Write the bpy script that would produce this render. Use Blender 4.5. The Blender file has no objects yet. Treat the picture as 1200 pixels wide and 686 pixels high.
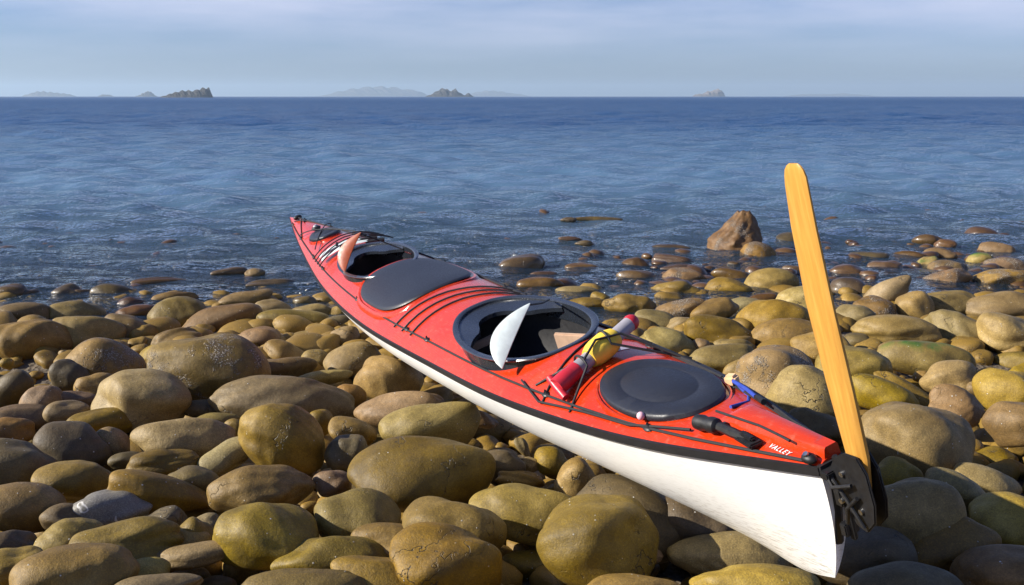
import bpy, bmesh, math, random
import numpy as np
from mathutils import Vector, Matrix, Euler

# ------------------------------------------------------------------ camera
scene = bpy.context.scene
COL = scene.collection
FPX, CAMH, HORIZON = 1204.0, 1.55, 113.0          # focal length in px of a 1200 px wide frame
PITCH = math.atan((343.0 - HORIZON) / FPX)
cam = bpy.data.cameras.new('camera'); cam_o = bpy.data.objects.new('camera', cam); COL.objects.link(cam_o)
cam_o.location = (0, 0, CAMH); cam_o.rotation_euler = (math.pi / 2 - PITCH, 0, 0)
cam.sensor_width = 36.0; cam.lens = 36.0 * FPX / 1200.0; cam.clip_start = 0.05; cam.clip_end = 40000
scene.camera = cam_o

# ------------------------------------------------------------------ sky, sun, exposure
SUN_AZ, SUN_EL = math.radians(-97), math.radians(25)      # azimuth from the view direction, + to the right
scene.world = bpy.data.worlds.new('World'); scene.world.use_nodes = True
wt = scene.world.node_tree; wt.nodes.clear()
def wn(t, **k):
    n = wt.nodes.new(t)
    for a, v in k.items(): setattr(n, a, v)
    return n
w_out = wn('ShaderNodeOutputWorld'); w_bg = wn('ShaderNodeBackground')
w_sky = wn('ShaderNodeTexSky', sky_type='NISHITA', sun_disc=False, sun_elevation=SUN_EL, sun_rotation=SUN_AZ,
           altitude=0.0, air_density=1.0, dust_density=0.4, ozone_density=3.0)
w_tc = wn('ShaderNodeTexCoord'); w_map = wn('ShaderNodeMapping'); w_map.inputs['Scale'].default_value = (2.2, 2.2, 16.0)
w_noise = wn('ShaderNodeTexNoise'); w_noise.inputs['Scale'].default_value = 1.6; w_noise.inputs['Detail'].default_value = 5.0
w_noise.inputs['Roughness'].default_value = 0.5
w_ramp = wn('ShaderNodeValToRGB'); w_ramp.color_ramp.elements[0].position = 0.30; w_ramp.color_ramp.elements[1].position = 0.78
w_sep = wn('ShaderNodeSeparateXYZ')
w_band = wn('ShaderNodeMapRange'); w_band.inputs['From Min'].default_value = 0.02; w_band.inputs['From Max'].default_value = 0.075
w_mul = wn('ShaderNodeMath', operation='MULTIPLY'); w_mul2 = wn('ShaderNodeMath', operation='MULTIPLY'); w_mul2.inputs[1].default_value = 0.75
w_tint = wn('ShaderNodeMixRGB', blend_type='MULTIPLY'); w_tint.inputs[0].default_value = 1.0; w_tint.inputs[2].default_value = (0.73, 0.87, 1.36, 1)
w_mix = wn('ShaderNodeMixRGB'); w_mix.inputs[2].default_value = (8.8, 9.0, 11.0, 1)
L_ = wt.links.new
L_(w_tc.outputs['Generated'], w_map.inputs['Vector']); L_(w_map.outputs[0], w_noise.inputs['Vector'])
L_(w_noise.outputs['Fac'], w_ramp.inputs[0]); L_(w_tc.outputs['Generated'], w_sep.inputs[0]); L_(w_sep.outputs['Z'], w_band.inputs['Value'])
w_high = wn('ShaderNodeMapRange'); w_high.inputs['From Min'].default_value = 0.08; w_high.inputs['From Max'].default_value = 0.45; w_high.inputs['To Min'].default_value = 0.8; w_high.inputs['To Max'].default_value = 0.12
L_(w_sep.outputs['Z'], w_high.inputs['Value']); L_(w_high.outputs[0], w_mul2.inputs[1])
L_(w_ramp.outputs[0], w_mul.inputs[0]); L_(w_band.outputs[0], w_mul.inputs[1]); L_(w_mul.outputs[0], w_mul2.inputs[0])
L_(w_sky.outputs[0], w_tint.inputs[1]); L_(w_tint.outputs[0], w_mix.inputs[1]); L_(w_mul2.outputs[0], w_mix.inputs[0])
L_(w_mix.outputs[0], w_bg.inputs['Color']); w_bg.inputs['Strength'].default_value = 0.05
L_(w_bg.outputs[0], w_out.inputs['Surface'])
sun = bpy.data.lights.new('sun', 'SUN'); sun.energy = 5.0; sun.angle = math.radians(0.5); sun.color = (1.0, 0.93, 0.82)
sun_o = bpy.data.objects.new('sun', sun); COL.objects.link(sun_o)
to_sun = Vector((math.sin(SUN_AZ) * math.cos(SUN_EL), math.cos(SUN_AZ) * math.cos(SUN_EL), math.sin(SUN_EL)))
sun_o.rotation_euler = to_sun.to_track_quat('Z', 'Y').to_euler(); sun_o.location = to_sun * 50
scene.view_settings.view_transform = 'Standard'; scene.view_settings.look = 'None'
scene.view_settings.exposure = 0.88; scene.view_settings.gamma = 1.0; scene.view_settings.use_curve_mapping = False
scene.render.engine = 'CYCLES'

# ------------------------------------------------------------------ helpers
RNG = np.random.default_rng(7); random.seed(7)
_C, _S = math.cos(PITCH), math.sin(PITCH)
def ray(px, py):                                            # viewing direction of a photograph pixel, forward-normalised
    u, v = (px - 600) / FPX, (343 - py) / FPX
    return np.array([u, _C + v * _S, v * _C - _S])
def project(P):
    P = np.atleast_2d(P); z = P[:, 2] - CAMH
    d = P[:, 1] * _C - z * _S; u = P[:, 1] * _S + z * _C
    return np.stack([600 + FPX * P[:, 0] / d, 343 - FPX * u / d, d], 1)
def mesh_obj(name, verts, faces, material, parent=None, smooth=True):
    me = bpy.data.meshes.new(name); me.from_pydata([tuple(map(float, v)) for v in verts], [], faces)
    if smooth: me.polygons.foreach_set('use_smooth', [True] * len(me.polygons))
    me.materials.append(material); me.update()
    o = bpy.data.objects.new(name, me); COL.objects.link(o)
    if parent: o.parent = parent
    return o
def tag(o, label, cat, group=None):
    o['label'] = label; o['category'] = cat
    if group: o['group'] = group
    return o
def empty(name, loc=(0, 0, 0), label=None, cat=None, group=None):
    o = bpy.data.objects.new(name, None); COL.objects.link(o); o.location = loc; o.empty_display_size = 0.1
    if label: tag(o, label, cat, group)
    return o
class MB:
    """collects simple solids into one mesh"""
    def __init__(s): s.v, s.f = [], []
    def add(s, v, f):
        n = len(s.v); s.v += [tuple(p) for p in v]; s.f += [tuple(i + n for i in q) for q in f]; return s
    def tube(s, pts, r, n=8, cap=True):
        pts = [Vector(p) for p in pts]; rs = r if hasattr(r, '__len__') else [r] * len(pts)
        v, f = [], []; up = None
        for i, p in enumerate(pts):
            t = (pts[min(i + 1, len(pts) - 1)] - pts[max(i - 1, 0)]).normalized()
            if up is None: up = t.orthogonal().normalized()
            up = (up - t * up.dot(t)); up = up.normalized() if up.length > 1e-6 else t.orthogonal().normalized()
            b = t.cross(up)
            for k in range(n):
                a = 2 * math.pi * k / n; v.append(p + (up * math.cos(a) + b * math.sin(a)) * rs[i])
        for i in range(len(pts) - 1):
            for k in range(n):
                f.append((i * n + k, i * n + (k + 1) % n, (i + 1) * n + (k + 1) % n, (i + 1) * n + k))
        if cap: f.append(tuple(range(n))[::-1]); f.append(tuple((len(pts) - 1) * n + k for k in range(n)))
        return s.add(v, f)
    def box(s, c, d, R=None):
        v = [Vector((sx * d[0] / 2, sy * d[1] / 2, sz * d[2] / 2)) for sx in (-1, 1) for sy in (-1, 1) for sz in (-1, 1)]
        if R is not None: v = [R @ p for p in v]
        v = [p + Vector(c) for p in v]
        return s.add(v, [(0, 1, 3, 2), (4, 6, 7, 5), (0, 4, 5, 1), (2, 3, 7, 6), (0, 2, 6, 4), (1, 5, 7, 3)])
    def ball(s, c, r, n=10, sq=(1, 1, 1), R=None):
        v, f = [], []
        m = n // 2
        for i in range(m + 1):
            for k in range(n):
                th = math.pi * i / m; ph = 2 * math.pi * k / n
                p = Vector((math.sin(th) * math.cos(ph) * r * sq[0], math.sin(th) * math.sin(ph) * r * sq[1], math.cos(th) * r * sq[2]))
                v.append((R @ p if R is not None else p) + Vector(c))
        for i in range(m):
            for k in range(n): f.append((i * n + k, (i + 1) * n + k, (i + 1) * n + (k + 1) % n, i * n + (k + 1) % n))
        return s.add(v, f)
    def rings(s, rings, closed=True, cap0=False, cap1=False):
        n = len(rings[0]); v = [p for r in rings for p in r]; f = []
        for i in range(len(rings) - 1):
            for k in range(n if closed else n - 1):
                f.append((i * n + k, i * n + (k + 1) % n, (i + 1) * n + (k + 1) % n, (i + 1) * n + k))
        if cap0: f.append(tuple(range(n))[::-1])
        if cap1: f.append(tuple((len(rings) - 1) * n + k for k in range(n)))
        return s.add(v, f)
    def build(s, name, m, parent=None, smooth=True, bevel=0.0, fix=True):
        o = mesh_obj(name, s.v, s.f, m, parent, smooth)
        if fix or bevel:
            bm = bmesh.new(); bm.from_mesh(o.data)
            if fix: bmesh.ops.remove_doubles(bm, verts=bm.verts, dist=1e-6); bmesh.ops.recalc_face_normals(bm, faces=bm.faces)
            if bevel:
                es = [e for e in bm.edges if len(e.link_faces) == 2 and e.calc_face_angle(0) > 0.6]
                bmesh.ops.bevel(bm, geom=es, offset=bevel, segments=2, affect='EDGES', clamp_overlap=True)
            if smooth:
                for e in bm.edges: e.smooth = not (len(e.link_faces) == 2 and e.calc_face_angle(0) > 0.75)
                for q in bm.faces: q.smooth = True
            bm.to_mesh(o.data); bm.free()
        return o

# ------------------------------------------------------------------ materials
def new_mat(name):
    m = bpy.data.materials.new(name); m.use_nodes = True; nt = m.node_tree; nt.nodes.clear()
    out = nt.nodes.new('ShaderNodeOutputMaterial'); b = nt.nodes.new('ShaderNodeBsdfPrincipled')
    nt.links.new(b.outputs[0], out.inputs['Surface'])
    return m, nt, b, out
def nd(nt, t, **k):
    n = nt.nodes.new(t)
    for a, v in k.items():
        if a in n.inputs.keys() if hasattr(n.inputs, 'keys') else False: n.inputs[a].default_value = v
        else: setattr(n, a, v)
    return n
def noise(nt, vec, scale, detail=4, rough=0.55, dim='3D', w=None):
    n = nt.nodes.new('ShaderNodeTexNoise'); n.noise_dimensions = dim
    n.inputs['Scale'].default_value = scale; n.inputs['Detail'].default_value = detail; n.inputs['Roughness'].default_value = rough
    nt.links.new(vec, n.inputs['Vector'])
    if w is not None: nt.links.new(w, n.inputs['W'])
    return n.outputs['Fac']
def ramp(nt, fac, stops):
    r = nt.nodes.new('ShaderNodeValToRGB'); e = r.color_ramp.elements
    while len(e) < len(stops): e.new(0.5)
    for i, (p, c) in enumerate(stops):
        e[i].position = p; e[i].color = (c, c, c, 1) if not hasattr(c, '__len__') else (*c, 1)
    nt.links.new(fac, r.inputs[0]); return r.outputs[0]
def mixc(nt, fac, a, b, mode='MIX'):
    n = nt.nodes.new('ShaderNodeMixRGB'); n.blend_type = mode
    for i, x in ((0, fac), (1, a), (2, b)):
        if hasattr(x, 'is_linked'): nt.links.new(x, n.inputs[i])
        elif hasattr(x, '__len__'): n.inputs[i].default_value = (*x, 1)
        else: n.inputs[i].default_value = x
    return n.outputs[0]
def mth(nt, op, a, b=None, c=None):
    n = nt.nodes.new('ShaderNodeMath'); n.operation = op
    for i, x in enumerate((a, b, c)):
        if x is None: continue
        if hasattr(x, 'is_linked'): nt.links.new(x, n.inputs[i])
        else: n.inputs[i].default_value = x
    return n.outputs[0]
def maprange(nt, v, a, b, c=0.0, d=1.0):
    n = nt.nodes.new('ShaderNodeMapRange'); nt.links.new(v, n.inputs['Value'])
    for k, x in zip(('From Min', 'From Max', 'To Min', 'To Max'), (a, b, c, d)): n.inputs[k].default_value = x
    return n.outputs[0]
def bump(nt, h, strength, dist, normal=None):
    n = nt.nodes.new('ShaderNodeBump'); n.inputs['Strength'].default_value = strength; n.inputs['Distance'].default_value = dist
    nt.links.new(h, n.inputs['Height'])
    if normal is not None: nt.links.new(normal, n.inputs['Normal'])
    return n.outputs[0]
def coords(nt, kind='Object'): return nt.nodes.new('ShaderNodeTexCoord').outputs[kind]

def plain(name, col, rough=0.5, coat=0.0, var=0.12, nscale=25.0, bmp=0.0, metal=0.0, spec=0.5):
    m, nt, b, out = new_mat(name); co = coords(nt)
    f = noise(nt, co, nscale, 5)
    c2 = tuple(min(1, x * (1 + var)) for x in col); c1 = tuple(x * (1 - var) for x in col)
    nt.links.new(ramp(nt, f, [(0.3, c1), (0.7, c2)]), b.inputs['Base Color'])
    nt.links.new(maprange(nt, noise(nt, co, nscale * 2.3, 3), 0.3, 0.7, rough * 0.8, min(1, rough * 1.2)), b.inputs['Roughness'])
    b.inputs['Coat Weight'].default_value = coat; b.inputs['Coat Roughness'].default_value = 0.06; b.inputs['Metallic'].default_value = metal
    b.inputs['Specular IOR Level'].default_value = spec
    if bmp: nt.links.new(bump(nt, noise(nt, co, nscale * 6, 3), bmp, 0.002), b.inputs['Normal'])
    return m

def stone_mat(name, c1, c2, c3, rough=0.62, speck=0.35, barn=0.0, green=0.0, vein=0.0, wet=0.0, scale=1.0):
    """weathered sandstone: mottled tones, grain, dark stains, light flecks, optional barnacles / algae / quartz veins"""
    m, nt, b, out = new_mat(name); co = coords(nt)
    rnd = nt.nodes.new('ShaderNodeObjectInfo').outputs['Random']; w = mth(nt, 'MULTIPLY', rnd, 37.0)
    big = noise(nt, co, 7 * scale, 5, 0.6, '4D', w); mid = noise(nt, co, 30 * scale, 6, 0.65, '4D', w); fine = noise(nt, co, 220, 3, 0.7, '4D', w)
    col = ramp(nt, big, [(0.32, c1), (0.52, c2), (0.72, c3)])
    col = mixc(nt, maprange(nt, mid, 0.35, 0.75, 0.0, 0.55), col, tuple(x * 0.55 for x in c1))
    col = mixc(nt, maprange(nt, fine, 0.32, 0.6, 0.5, 0.0), col, (0.03, 0.024, 0.015))
    col = mixc(nt, maprange(nt, fine, 0.55, 0.8, 0.0, 0.3), col, tuple(min(1, x * 1.7) for x in c3))
    hv = nt.nodes.new('ShaderNodeHueSaturation'); nt.links.new(col, hv.inputs['Color'])
    nt.links.new(mth(nt, 'MULTIPLY_ADD', rnd, 0.022, 0.489), hv.inputs['Hue'])
    r2 = mth(nt, 'FRACT', mth(nt, 'MULTIPLY', rnd, 7.31)); nt.links.new(mth(nt, 'MULTIPLY_ADD', r2, 0.35, 1.05), hv.inputs['Saturation'])
    r3 = mth(nt, 'FRACT', mth(nt, 'MULTIPLY', rnd, 13.7)); nt.links.new(mth(nt, 'MULTIPLY_ADD', r3, 0.5, 0.72), hv.inputs['Value'])
    col = hv.outputs[0]
    height = mth(nt, 'ADD', mth(nt, 'MULTIPLY', mid, 0.7), mth(nt, 'MULTIPLY', fine, 0.22))
    ck_ = maprange(nt, mth(nt, 'ABSOLUTE', mth(nt, 'SUBTRACT', noise(nt, co, 5.5, 4, 0.6, '4D', w), 0.46)), 0.001, 0.006, 1.0, 0.0)
    ck_ = mth(nt, 'MULTIPLY', ck_, maprange(nt, noise(nt, co, 4.0, 2, 0.5, '4D', w), 0.55, 0.62)); col = mixc(nt, mth(nt, 'MULTIPLY', ck_, .8), col, (0.03, 0.024, 0.016)); height = mth(nt, 'SUBTRACT', height, mth(nt, 'MULTIPLY', ck_, .8))
    if vein:
        wv = noise(nt, co, 6, 3, 0.5, '4D', w)
        band = mth(nt, 'ABSOLUTE', mth(nt, 'SUBTRACT', wv, 0.5))
        col = mixc(nt, maprange(nt, band, 0.002, 0.010, vein, 0.0), col, (0.62, 0.6, 0.55))
    if green:
        up = nt.nodes.new('ShaderNodeSeparateXYZ'); nt.links.new(nt.nodes.new('ShaderNodeNewGeometry').outputs['Normal'], up.inputs[0])
        g = mth(nt, 'MULTIPLY', maprange(nt, up.outputs['Z'], 0.55, 0.9), maprange(nt, big, 0.42, 0.55)); g = mth(nt, 'MULTIPLY', g, green)
        col = mixc(nt, g, col, (0.05, 0.105, 0.012))
    if speck:
        v = nt.nodes.new('ShaderNodeTexVoronoi'); v.inputs['Scale'].default_value = 62; nt.links.new(co, v.inputs['Vector'])
        dot = maprange(nt, v.outputs['Distance'], 0.13, 0.21, 1.0, 0.0)
        pick = nt.nodes.new('ShaderNodeSeparateColor'); nt.links.new(v.outputs['Color'], pick.inputs[0])
        msk = mth(nt, 'GREATER_THAN', pick.outputs[0], 0.86); clump = maprange(nt, noise(nt, co, 14, 2, 0.5, '4D', w), 0.5, 0.6)
        sp = mth(nt, 'MULTIPLY', mth(nt, 'MULTIPLY', dot, msk), mth(nt, 'MULTIPLY', clump, min(1, speck * 2)))
        col = mixc(nt, sp, col, (0.72, 0.7, 0.64)); height = mth(nt, 'ADD', height, mth(nt, 'MULTIPLY', sp, 0.8))
    rr = maprange(nt, mid, 0.3, 0.7, rough * 0.85, min(1, rough * 1.15))
    if barn:
        v = nt.nodes.new('ShaderNodeTexVoronoi'); v.inputs['Scale'].default_value = 105; nt.links.new(co, v.inputs['Vector'])
        cone = maprange(nt, v.outputs['Distance'], 0.12, 0.55, 1.0, 0.0); hole = maprange(nt, v.outputs['Distance'], 0.1, 0.2, 0.0, 1.0)
        patch = maprange(nt, noise(nt, co, 8, 4, 0.6, '4D', w), 0.60 - 0.14 * barn, 0.70 - 0.14 * barn)
        bb = mth(nt, 'MULTIPLY', patch, maprange(nt, cone, 0.25, 0.5))
        bc = mixc(nt, hole, (0.05, 0.045, 0.04), (0.40, 0.35, 0.28))
        col = mixc(nt, mth(nt, 'MULTIPLY', patch, 0.55), col, (0.09, 0.07, 0.05)); col = mixc(nt, bb, col, bc)
        height = mth(nt, 'ADD', height, mth(nt, 'MULTIPLY', bb, 2.0))
    nt.links.new(col, b.inputs['Base Color'])
    if wet:
        b.inputs['Coat Weight'].default_value = wet; b.inputs['Coat Roughness'].default_value = 0.12
    nt.links.new(rr, b.inputs['Roughness'])
    nt.links.new(bump(nt, height, 1.0, 0.006), b.inputs['Normal'])
    return m

# ------------------------------------------------------------------ the setting: beach bed, sea, islets, haze
def bed_z(x, y):                                            # shingle bed under the boulders, falling gently into the sea
    s = 0.115 - 0.034 * (y - 2.5) + 0.012 * np.clip(x, -1, 6)
    return np.maximum(s, -2.6 - 0 * s) if hasattr(s, '__len__') else max(s, -2.6)
def hash_noise(x, y, k):
    return (np.sin(x * 3.1 * k + 1.3 * k) * np.cos(y * 2.7 * k - 0.7) + np.sin((x + y) * 5.3 * k + 2.1) * 0.5)

def ground_z(x, y): return max(bed_z(x, y) - 0.12, 0.016 - 0.09 * max(0, y - 6.6) - 0.2 * max(0, 6.0 - y))
M_bed, nt, b, out = new_mat('shingle_bed'); co = coords(nt)
nt.links.new(ramp(nt, noise(nt, co, 30, 6), [(0.3, (0.05, 0.04, 0.028)), (0.7, (0.15, 0.115, 0.075))]), b.inputs['Base Color'])
b.inputs['Roughness'].default_value = 0.8
v = nt.nodes.new('ShaderNodeTexVoronoi'); v.inputs['Scale'].default_value = 40; nt.links.new(co, v.inputs['Vector'])
nt.links.new(bump(nt, v.outputs['Distance'], 0.8, 0.012), b.inputs['Normal'])
ys = np.concatenate([np.linspace(-4, 24, 120), np.geomspace(26, 9000, 40)]); us = np.linspace(-1, 1, 90)
vs, fs = [], []
for yy in ys:
    wd = 9 + 1.3 * max(yy, 0)
    for u in us:
        x = u * wd; z = ground_z(x, yy) + (0.006 * hash_noise(x, yy, 1.7) if yy < 24 else 0)
        vs.append((x, yy, z))
n = len(us)
fs = [(i * n + k, i * n + k + 1, (i + 1) * n + k + 1, (i + 1) * n + k) for i in range(len(ys) - 1) for k in range(n - 1)]
o = mesh_obj('beach_ground', vs, fs, M_bed); o['kind'] = 'structure'

# sea: one sheet of real wavelets, finer ripples in the bump
M_sea, nt, b, out = new_mat('sea_water'); nt.nodes.remove(b)
co = coords(nt)
mp = nt.nodes.new('ShaderNodeMapping'); mp.inputs['Scale'].default_value = (0.8, 1.0, 1.0); mp.inputs['Rotation'].default_value = (0, 0, 0.2); nt.links.new(co, mp.inputs['Vector'])
h = mth(nt, 'ADD', noise(nt, mp.outputs[0], 2.6, 4, 0.6), mth(nt, 'MULTIPLY', noise(nt, mp.outputs[0], 9.0, 3, 0.6), 0.35))
h = mth(nt, 'ADD', h, mth(nt, 'MULTIPLY', noise(nt, mp.outputs[0], 0.7, 3, 0.55), 3.4))
nrm = bump(nt, h, 1.0, 0.21)
sepc = nt.nodes.new('ShaderNodeSeparateXYZ'); nt.links.new(co, sepc.inputs[0])
deep = maprange(nt, mth(nt, 'SUBTRACT', sepc.outputs['Y'], mth(nt, 'MULTIPLY', sepc.outputs['X'], 0.1)), 9.0, 19.0)   # the bed drops away seaward
fr = nt.nodes.new('ShaderNodeFresnel'); fr.inputs['IOR'].default_value = 1.333; nt.links.new(nrm, fr.inputs['Normal'])
gl = nt.nodes.new('ShaderNodeBsdfGlossy'); far = maprange(nt, sepc.outputs['Y'], 15.0, 260.0); nt.links.new(maprange(nt, far, 0, 1, 0.06, 0.22), gl.inputs['Roughness']); gl.inputs['Color'].default_value = (1, 1, 1, 1); nt.links.new(nrm, gl.inputs['Normal'])
tr = nt.nodes.new('ShaderNodeBsdfTransparent'); tr.inputs['Color'].default_value = (0.72, 0.74, 0.74, 1)
df = nt.nodes.new('ShaderNodeBsdfDiffuse'); nt.links.new(mixc(nt, maprange(nt, sepc.outputs['Y'], 12.0, 60.0), (0.09, 0.165, 0.25), (0.014, 0.058, 0.150)), df.inputs['Color'])   # pale sandy shoals inshore, deep blue further out
body = nt.nodes.new('ShaderNodeMixShader'); nt.links.new(maprange(nt, deep, 0, 1, 0.12, 1.0), body.inputs[0]); nt.links.new(tr.outputs[0], body.inputs[1]); nt.links.new(df.outputs[0], body.inputs[2])
mx = nt.nodes.new('ShaderNodeMixShader'); nt.links.new(mth(nt, 'MULTIPLY', fr.outputs[0], maprange(nt, far, 0, 1, 0.95, 0.5)), mx.inputs[0]); nt.links.new(body.outputs[0], mx.inputs[1]); nt.links.new(gl.outputs[0], mx.inputs[2])
fo = nt.nodes.new('ShaderNodeBsdfDiffuse'); fo.inputs['Color'].default_value = (0.8, 0.82, 0.84, 1)   # froth scraps, plus sparkle painted white, where ripples wash the stones
ln = mth(nt, 'SUBTRACT', sepc.outputs['Y'], mth(nt, 'MULTIPLY', mth(nt, 'MAXIMUM', sepc.outputs['X'], 0.0), 0.22))
wash = mth(nt, 'MULTIPLY', maprange(nt, ln, 7.2, 7.8), maprange(nt, ln, 8.3, 9.3, 1.0, 0.0))
fm = mth(nt, 'MULTIPLY', maprange(nt, noise(nt, co, 26, 5, 0.7), 0.60, 0.68), maprange(nt, noise(nt, co, 2.2, 3, 0.6), 0.54, 0.62))
mf = nt.nodes.new('ShaderNodeMixShader'); nt.links.new(mth(nt, 'MULTIPLY', fm, mth(nt, 'MULTIPLY', wash, .8)), mf.inputs[0]); nt.links.new(mx.outputs[0], mf.inputs[1]); nt.links.new(fo.outputs[0], mf.inputs[2])
nt.links.new(mf.outputs[0], out.inputs['Surface'])
NR, NC = 760, 520
yy = np.geomspace(6.25, 9000.0, NR); uu = np.linspace(-1, 1, NC)
Yg = np.repeat(yy[:, None], NC, 1); Xg = uu[None, :] * (7 + 1.15 * yy[:, None])
cell = np.maximum(np.gradient(yy)[:, None] + 0 * Xg, 2 * (7 + 1.15 * Yg) / NC)
Zg = np.zeros_like(Xg)
for lam in np.geomspace(0.26, 3.6, 90):
    a = RNG.normal(1.45, 0.85); ph = RNG.uniform(0, 6.28); k = 2 * math.pi / lam
    amp = lam * (0.0052 if lam < 0.7 else 0.0066 if lam < 1.5 else 0.0020 + 0.0030 * np.clip((Yg - 14) / 30, 0, 1))
    fade = np.clip((lam / cell - 2.5) / 2.5, 0, 1)
    wob = 0.6 * np.sin(Xg * 0.21 / lam + ph) + 0.5 * np.cos(Yg * 0.17 / lam - ph)
    Zg += amp * fade * np.sin(k * (Xg * math.cos(a) + Yg * math.sin(a)) + ph + wob)
for lam in np.geomspace(3.2, 11.0, 44):                      # broader chop further out
    a = RNG.normal(1.45, 0.8); ph = RNG.uniform(0, 6.28); k = 2 * math.pi / lam
    Zg += lam * 0.0024 * np.clip((Yg - 30) / 40, 0, 1) * np.clip((lam / cell - 2.2) / 2.0, 0, 1) * np.sin(k * (Xg * math.cos(a) + Yg * math.sin(a)) + ph)
shore = np.clip((Yg - 7.0) / 6.0, 0.5, 1.0); Zg *= shore
vs = np.stack([Xg, Yg, Zg], -1).reshape(-1, 3)
me = bpy.data.meshes.new('sea_water'); idx = np.arange(NR * NC).reshape(NR, NC)
q = np.stack([idx[:-1, :-1], idx[:-1, 1:], idx[1:, 1:], idx[1:, :-1]], -1).reshape(-1, 4)
me.vertices.add(len(vs)); me.vertices.foreach_set('co', vs.ravel()); me.loops.add(q.size); me.loops.foreach_set('vertex_index', q.ravel().astype(np.int32))
me.polygons.add(len(q)); me.polygons.foreach_set('loop_start', np.arange(0, q.size, 4, dtype=np.int32)); me.polygons.foreach_set('loop_total', np.full(len(q), 4, dtype=np.int32))
me.update(calc_edges=True); me.polygons.foreach_set('use_smooth', np.ones(len(q), dtype=bool)); me.materials.append(M_sea)
o = bpy.data.objects.new('sea_water', me); COL.objects.link(o); o['kind'] = 'structure'

# islets on the horizon: height fields with a rocky skyline
def rock_mat(name, c1, c2):
    m, nt, b, out = new_mat(name); co = coords(nt)
    nt.links.new(ramp(nt, noise(nt, co, 0.12, 8, 0.65), [(0.35, c1), (0.65, c2)]), b.inputs['Base Color']); b.inputs['Roughness'].default_value = 0.9
    nt.links.new(bump(nt, noise(nt, co, 0.25, 8, 0.7), 1.0, 3.0), b.inputs['Normal']); return m
M_rock = rock_mat('islet_rock', (0.05, 0.047, 0.045), (0.15, 0.14, 0.125)); M_rock_p = rock_mat('islet_rock_pale', (0.10, 0.08, 0.07), (0.22, 0.18, 0.155))
def islet(x0, x1, hpx, D, prof, label, mat, seed, rough=0.12):
    r = np.random.default_rng(seed); X0, X1 = (x0 - 600) / FPX * D, (x1 - 600) / FPX * D; Hm = 0.86 * hpx / FPX * D; wd = X1 - X0; dp = max(wd * 0.5, Hm * 2)
    nx, ny = 90, 22; px, pv = zip(*prof); tx = np.linspace(0, 1, nx); ph = r.uniform(0, 6.28, 12); vs, fs = [], []
    base = np.interp(tx, px, pv); jag = sum(np.sin(tx * (9 + 9 * k) + ph[k]) / (1 + k) for k in range(7)) * rough
    base = np.clip(base * (1 + jag) + 0.25 * jag * (base > 0.12), 0, 1.1)
    for j in range(ny):
        t = j / (ny - 1) * 2 - 1; c = max(0, 1 - abs(t) ** 2.2) ** 0.6
        for i in range(nx):
            wob = 1 + 0.22 * math.sin(i * 0.9 + ph[7] + j * 1.3) * math.sin(i * 0.37 + j * 0.8 + ph[8])
            z = Hm * base[i] * c * (wob if 0 < j < ny - 1 else 1) - 0.02 * Hm - 0.2
            vs.append((X0 + wd * tx[i] + (r.random() - 0.5) * wd / nx, D + dp * 0.5 * t * (0.6 + 0.4 * math.sin(math.pi * min(max(tx[i], .02), .98)) ** 0.5), z))
    fs = [(j * nx + i, j * nx + i + 1, (j + 1) * nx + i + 1, (j + 1) * nx + i) for j in range(ny - 1) for i in range(nx - 1)]
    cx, cy = (X0 + X1) / 2, D
    vs = [(a - cx, bb - cy, c) for a, bb, c in vs]
    o = mesh_obj('rocky_islet', vs, fs, mat, smooth=False); o.location = (cx, cy, 0)
    tag(o, label, 'islet', 'islets along the horizon'); return o
M_rock_d = rock_mat('islet_rock_dark', (0.03, 0.029, 0.028), (0.085, 0.08, 0.075))
islet(194, 254, 12.5, 1300, [(0, 0), (.06, .12), (.3, .55), (.55, .66), (.72, .72), (.84, .98), (.95, 1), (.985, .35), (1, 0)], 'dark wedge-shaped rock islet with a blunt cliff at one end', M_rock_d, 1, .045)
islet(166, 192, 6.5, 3600, [(0, 0), (.25, .45), (.5, 1), (.7, .8), (1, 0)], 'small hazy peaked islet just beside the dark wedge islet', M_rock, 2)
islet(123, 142, 3.2, 4200, [(0, 0), (.3, .8), (.5, 1), (.8, .5), (1, 0)], 'tiny low hazy rock between two larger hazy islets', M_rock, 3)
islet(40, 97, 6.5, 5200, [(0, .3), (.2, .8), (.4, 1), (.65, .75), (.85, .5), (1, 0)], 'low hazy island with a sloping end, outermost past the wedge islet', M_rock, 4, .06)
islet(376, 506, 12.5, 7000, [(0, 0), (.15, .35), (.3, .7), (.5, .95), (.65, 1), (.8, .7), (.92, .4), (1, 0)], 'long faint blue hill island behind the jagged rock islet', M_rock, 5, .05)
islet(501, 556, 9.5, 2300, [(0, .1), (.12, .5), (.25, .9), (.4, 1), (.5, .7), (.62, .95), (.68, .55), (.82, .4), (.9, .6), (1, 0)], 'jagged grey rock islet with several small peaks', M_rock_d, 6, .11)
islet(548, 622, 7.0, 7600, [(0, .5), (.3, 1), (.6, .75), (.85, .4), (1, 0)], 'low faint blue island trailing off beyond the jagged islet', M_rock, 7, .05)
islet(808, 845, 8.5, 4000, [(0, .05), (.15, .4), (.4, .65), (.6, .75), (.85, 1), (.95, .7), (1, 0)], 'lone pale pinkish rock islet rising to a steep end', M_rock_p, 8)
islet(912, 1024, 4.2, 8200, [(0, 0), (.2, .7), (.4, .6), (.6, 1), (.8, .5), (1, 0)], 'very faint low strip of land beyond the lone pale islet', M_rock, 9, .08)

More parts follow.
